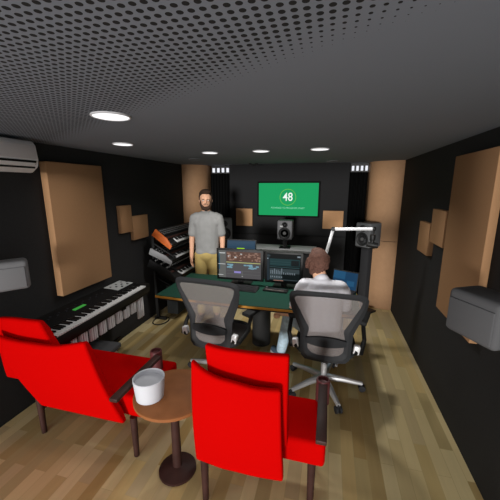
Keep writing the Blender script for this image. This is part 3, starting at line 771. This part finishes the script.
def hand_parts(wr, d, pn, side, curl=.35, k=1.0):
    """wr wrist, d direction of fingers, pn palm normal (fingers curl to it), side thumb direction"""
    wr, d, pn, side = Vector(wr), Vector(d).normalized(), Vector(pn).normalized(), Vector(side).normalized()
    ps = [('c', wr, wr + d * .035 * k, .024 * k, .026 * k)]
    for i, (off, ln) in enumerate(((.030, .068), (.010, .076), (-.010, .071), (-.029, .056))):
        b0 = wr + d * .03 * k + side * off * .55 * k; b1 = wr + d * .082 * k + side * off * k
        ps.append(('c', b0, b1, .014 * k, .0095 * k)); dd = d; p = b1
        for j, f in enumerate((.45, .32, .23)):
            an = curl * (j + 1); dd = (d * math.cos(an) + pn * math.sin(an)).normalized(); q = p + dd * ln * f * k
            ps.append(('c', p, q, (.0092 - j * .0008) * k, (.0086 - j * .0008) * k)); p = q
    t0 = wr + d * .018 * k + side * .018 * k; t1 = t0 + (d * .55 + side * .7 + pn * .35).normalized() * .04 * k
    t2 = t1 + (d * .85 + side * .2 + pn * .4).normalized() * .03 * k
    ps += [('c', t0, t1, .014 * k, .011 * k), ('c', t1, t2, .0105 * k, .008 * k)]
    return ps

# standing person, facing the camera side (local -Y is forward)
PM = Vector((-1.565, 3.72, 0))
rzm = R(14)
I3 = Euler((R(6), 0, R(8))).to_matrix()
hc = (0, -.012, 1.655)
sh = 1.45
arms = {}
ps = head_parts(hc, I3)
ps += [('c', (0, .02, 1.44), (0, .0, 1.58), .06, .054), ('c', (-.13, .01, 1.425), (.13, .01, 1.425), .048, .048),
       ('c', (0, .01, 1.32), (0, .01, 1.0), .155, .14, (1, .62, 1)), ('s', (0, .015, .95), .155, (1.05, .68, .8))]
for s in (-1, 1):
    S = (s * .158, .012, 1.405); E_ = (s * .205, .03, 1.15); W_ = (s * .208, -.035, .915)
    ps += [('c', S, E_, .05, .038), ('c', E_, W_, .039, .026)]
    ps += hand_parts(W_, (s * .02, -.14, -1), (-s, -.1, 0), (0, -1, 0), .25)
    Hh = (s * .085, .015, .93); K = (s * .10, .0, .50); An = (s * .11, .03, .09)
    ps += [('c', Hh, K, .085, .055), ('c', K, An, .056, .036), ('c', (s * .11, .03, .06), (s * .125, -.13, .04), .038, .03)]
me = blob(ps, .0075, 3, 'standing_body')
man = obm('person', me, M_skin, None, PM, rzm)
tag(man, 'bearded person standing behind the desk in pale grey t-shirt and khaki trousers', 'person')
sp = [('c', (-.125, .01, 1.428), (.125, .01, 1.428), .068, .068), ('c', (-.05, .01, 1.462), (.05, .01, 1.462), .052, .052), ('c', (0, .01, 1.33), (0, .01, 1.03), .172, .158, (1.0, .68, 1.0)), ('c', (-.10, .01, 1.36), (.10, .01, 1.36), .09, .09),
      ('c', (0, .012, 1.47), (0, .01, 1.49), .07, .062), ('c', (-.05, .01, .965), (.05, .01, .965), .115, .115, (1.0, .95, .6)), ('s', (0, .01, 1.0), .155, (1.02, .70, .7))]
for s in (-1, 1): sp += [('c', (s * .160, .012, 1.412), (s * .198, .022, 1.215), .066, .056)]
obm('t_shirt', blob(sp, .009, 4), mat('pale_grey_cotton', '838382', rough=.9, noise=.06, scale=12, bump=.3), man)
tp = [('s', (0, .015, .93), .165, (1.06, .72, .75))]
for s in (-1, 1): tp += [('c', (s * .08, .015, .92), (s * .10, .0, .50), .098, .072), ('c', (s * .10, 0, .50), (s * .11, .03, .10), .072, .060)]
obm('trousers', blob(tp, .009, 4), mat('khaki_cotton', 'a8935c', rough=.9, noise=.06, scale=14), man)
for s in (-1, 1):
    obm('shoe', blob([('c', (s * .11, .05, .045), (s * .125, -.14, .035), .046, .038), ('c', (s * .11, .04, .05), (s * .11, .035, .10), .045, .048)], .008, 2), mat('brown_leather', '3a2a20', rough=.5), man)
def hw(p, c=hc, M_=I3): return Vector(c) + M_ @ Vector(p)
e3 = I3.to_euler()
obm('hair', blob([('s', hw((0, .034, .064)), .088, (.98, 1.0, .84), e3), ('s', hw((.01, -.03, .108)), .045, (1.45, 1.1, .62), e3), ('s', hw((0, .06, .0)), .07, (1.0, .75, 1.1), e3),
                  ('c', hw((-.078, .0, .05)), hw((-.078, .0, .0)), .012, .008), ('c', hw((.078, .0, .05)), hw((.078, .0, .0)), .012, .008)], .007, 2), mat('dark_brown_hair', '33251d', rough=.9, bump=.6, scale=90, noise=.2), man)
obm('beard', blob([('c', hw((-.062, -.030, -.05)), hw((-.03, -.066, -.10)), .018, .026), ('c', hw((.062, -.030, -.05)), hw((.03, -.066, -.10)), .018, .026), ('c', hw((-.03, -.066, -.10)), hw((.03, -.066, -.10)), .027, .027),
                   ('c', hw((-.024, -.092, -.040)), hw((.024, -.092, -.040)), .006, .006), ('s', hw((0, -.066, -.105)), .032, (1, .9, 1)), ('c', hw((-.070, -.008, .0)), hw((-.062, -.03, -.05)), .010, .016), ('c', hw((.070, -.008, .0)), hw((.062, -.03, -.05)), .010, .016)], .006, 2), MATS['dark_brown_hair'], man)
eyes(hc, I3, man)

# seated person, facing the desk (+Y), head bowed and turned a little left
PS = Vector((-.02, 2.60, 0))
HS = Euler((R(-24), R(-10), R(180 + 22))).to_matrix()       # local -Y -> forward (+Y)
hs = (-.062, .085, 1.155)
ps = head_parts(hs, HS)
ps += [('c', (0, -.02, .985), (-.045, .055, 1.10), .062, .058), ('c', (-.14, -.02, .955), (.14, -.02, .955), .055, .055),
       ('s', (0, -.03, .82), .15, (1.08, .70, 1.15)), ('s', (0, -.05, .66), .14, (1.05, .72, 1.1)), ('s', (0, -.03, .56), .145, (1.15, .85, .65))]
Ls, Le, Lw = (-.185, -.01, .93), (-.262, -.0, .69), (-.385, .14, .615)
Rs, Re, Rw = (.185, -.01, .93), (.225, .10, .70), (.16, .33, .785)
ps += [('c', Ls, Le, .048, .037), ('c', Le, Lw, .038, .026), ('c', Rs, Re, .048, .037), ('c', Re, Rw, .038, .026)]
ps += hand_parts(Lw, (-.45, .75, -.42), (.2, -.3, -1), (.8, .4, 0), .45)
ps += hand_parts(Rw, (-.2, 1, -.1), (0, 0, -1), (-1, .2, 0), .2)
toe = {-1: (-.10, .10), 1: (.02, .16)}
legs = {-1: ((-.08, .0, .555), (-.315, .27, .54), (-.40, .37, .10)), 1: ((.08, 0, .555), (.16, .42, .56), (.16, .40, .10))}
for s in (-1, 1):
    a, k, n_ = legs[s]
    ps += [('c', a, k, .075, .055), ('c', k, n_, .055, .036), ('c', (n_[0], n_[1] - .01, .055), (n_[0] + toe[s][0] * .9, n_[1] + toe[s][1] * .9, .04), .036, .028)]
sit = obm('person', blob(ps, .0075, 3, 'seated_body'), M_skin2, None, PS, 0)
tag(sit, 'person with brown hair seated at the desk in white t-shirt and light jeans', 'person')
sp = [('c', (-.145, -.02, .965), (.145, -.02, .965), .072, .072), ('c', (0, -.03, .88), (0, -.045, .62), .178, .172, (1.03, .72, 1)),
      ('c', (0, -.018, .99), (-.01, -.005, 1.02), .080, .070), ('s', (0, -.04, .575), .16, (1.12, .8, .6))]
sp += [('c', (-.175, -.015, .935), (-.228, .008, .775), .064, .058), ('c', (.175, -.015, .935), (.205, .045, .79), .064, .058)]
obm('t_shirt', blob(sp, .009, 3), mat('white_cotton', 'f2f2fa', rough=.9, noise=.05, scale=10, bump=.4), sit)
tp = [('s', (0, -.03, .555), .155, (1.15, .9, .6))]
for s in (-1, 1):
    a, k, n_ = legs[s]; tp += [('c', a, k, .088, .066), ('c', k, n_, .066, .054)]
obm('jeans', blob(tp, .009, 3), mat('light_blue_denim', 'b4cbd8', rough=.9, noise=.15, scale=30), sit)
for s in (-1, 1):
    n_ = legs[s][2]
    sh_ = obm('shoe', blob([('c', (n_[0], n_[1] - .02, .045), (n_[0] + toe[s][0], n_[1] + toe[s][1], .035), .045, .037), ('c', (n_[0], n_[1], .05), (n_[0], n_[1], .09), .044, .045)], .008, 2), mat('slate_canvas', '5a6f80', rough=.8), sit)
    tx, ty = toe[s]; L_ = math.hypot(tx, ty); ux, uy = tx / L_, ty / L_; q = lambda u, v: (n_[0] + ux * u - uy * v, n_[1] + uy * u + ux * v)
    MB().prism([q(-.065, -.035), q(-.065, .035), q(.05, .046), q(L_ + .02, .040), q(L_ + .042, 0), q(L_ + .02, -.040), q(.05, -.046)], 'z', .0, .024, bev=.004).build('sole', M_white, sh_)
e4 = HS.to_euler()
def h2(p): return hw(p, hs, HS)
hr = [('s', h2((0, .022, .045)), .099, (.93, 1.10, .98), e4), ('s', h2((0, .05, -.006)), .076, (1.05, .85, 1.1), e4), ('s', h2((0, -.04, .090)), .055, (1.3, 1.0, .6), e4),
      ('c', h2((-.085, .015, .04)), h2((-.082, .02, -.045)), .020, .014), ('c', h2((.085, .015, .04)), h2((.082, .02, -.045)), .020, .014), ('c', h2((-.035, .07, -.055)), h2((.035, .07, -.055)), .028, .028)]
rnd = random.Random(9)
for k in range(46):
    a = rnd.uniform(-2.6, 2.6); z0 = rnd.uniform(.0, .10); r0 = .092 * math.sqrt(max(.1, 1 - ((z0 - .03) / .115) ** 2))
    p = Vector((r0 * math.sin(a), .02 + r0 * 1.12 * math.cos(a), z0)); q = p * 1.02 + Vector((.012 * rnd.uniform(-1, 1), 0, -.035))
    hr.append(('c', h2(p), h2(q), .011, .007))
obm('hair', blob(hr, .0065, 1), mat('chestnut_hair', '5f4238', rough=.8, bump=.8, scale=70, noise=.3), sit)
pts = [Vector((.072 * math.cos(2 * PI * k / 24), -.012 + .066 * math.sin(2 * PI * k / 24), 1.012 + .012 * math.sin(2 * PI * k / 24) * 1.6)) for k in range(24)]
MB().tube(pts, .0045, n=8, closed=True).build('necklace', mat('brown_cord', '6a3a22'), sit)
eyes(hs, HS, sit)
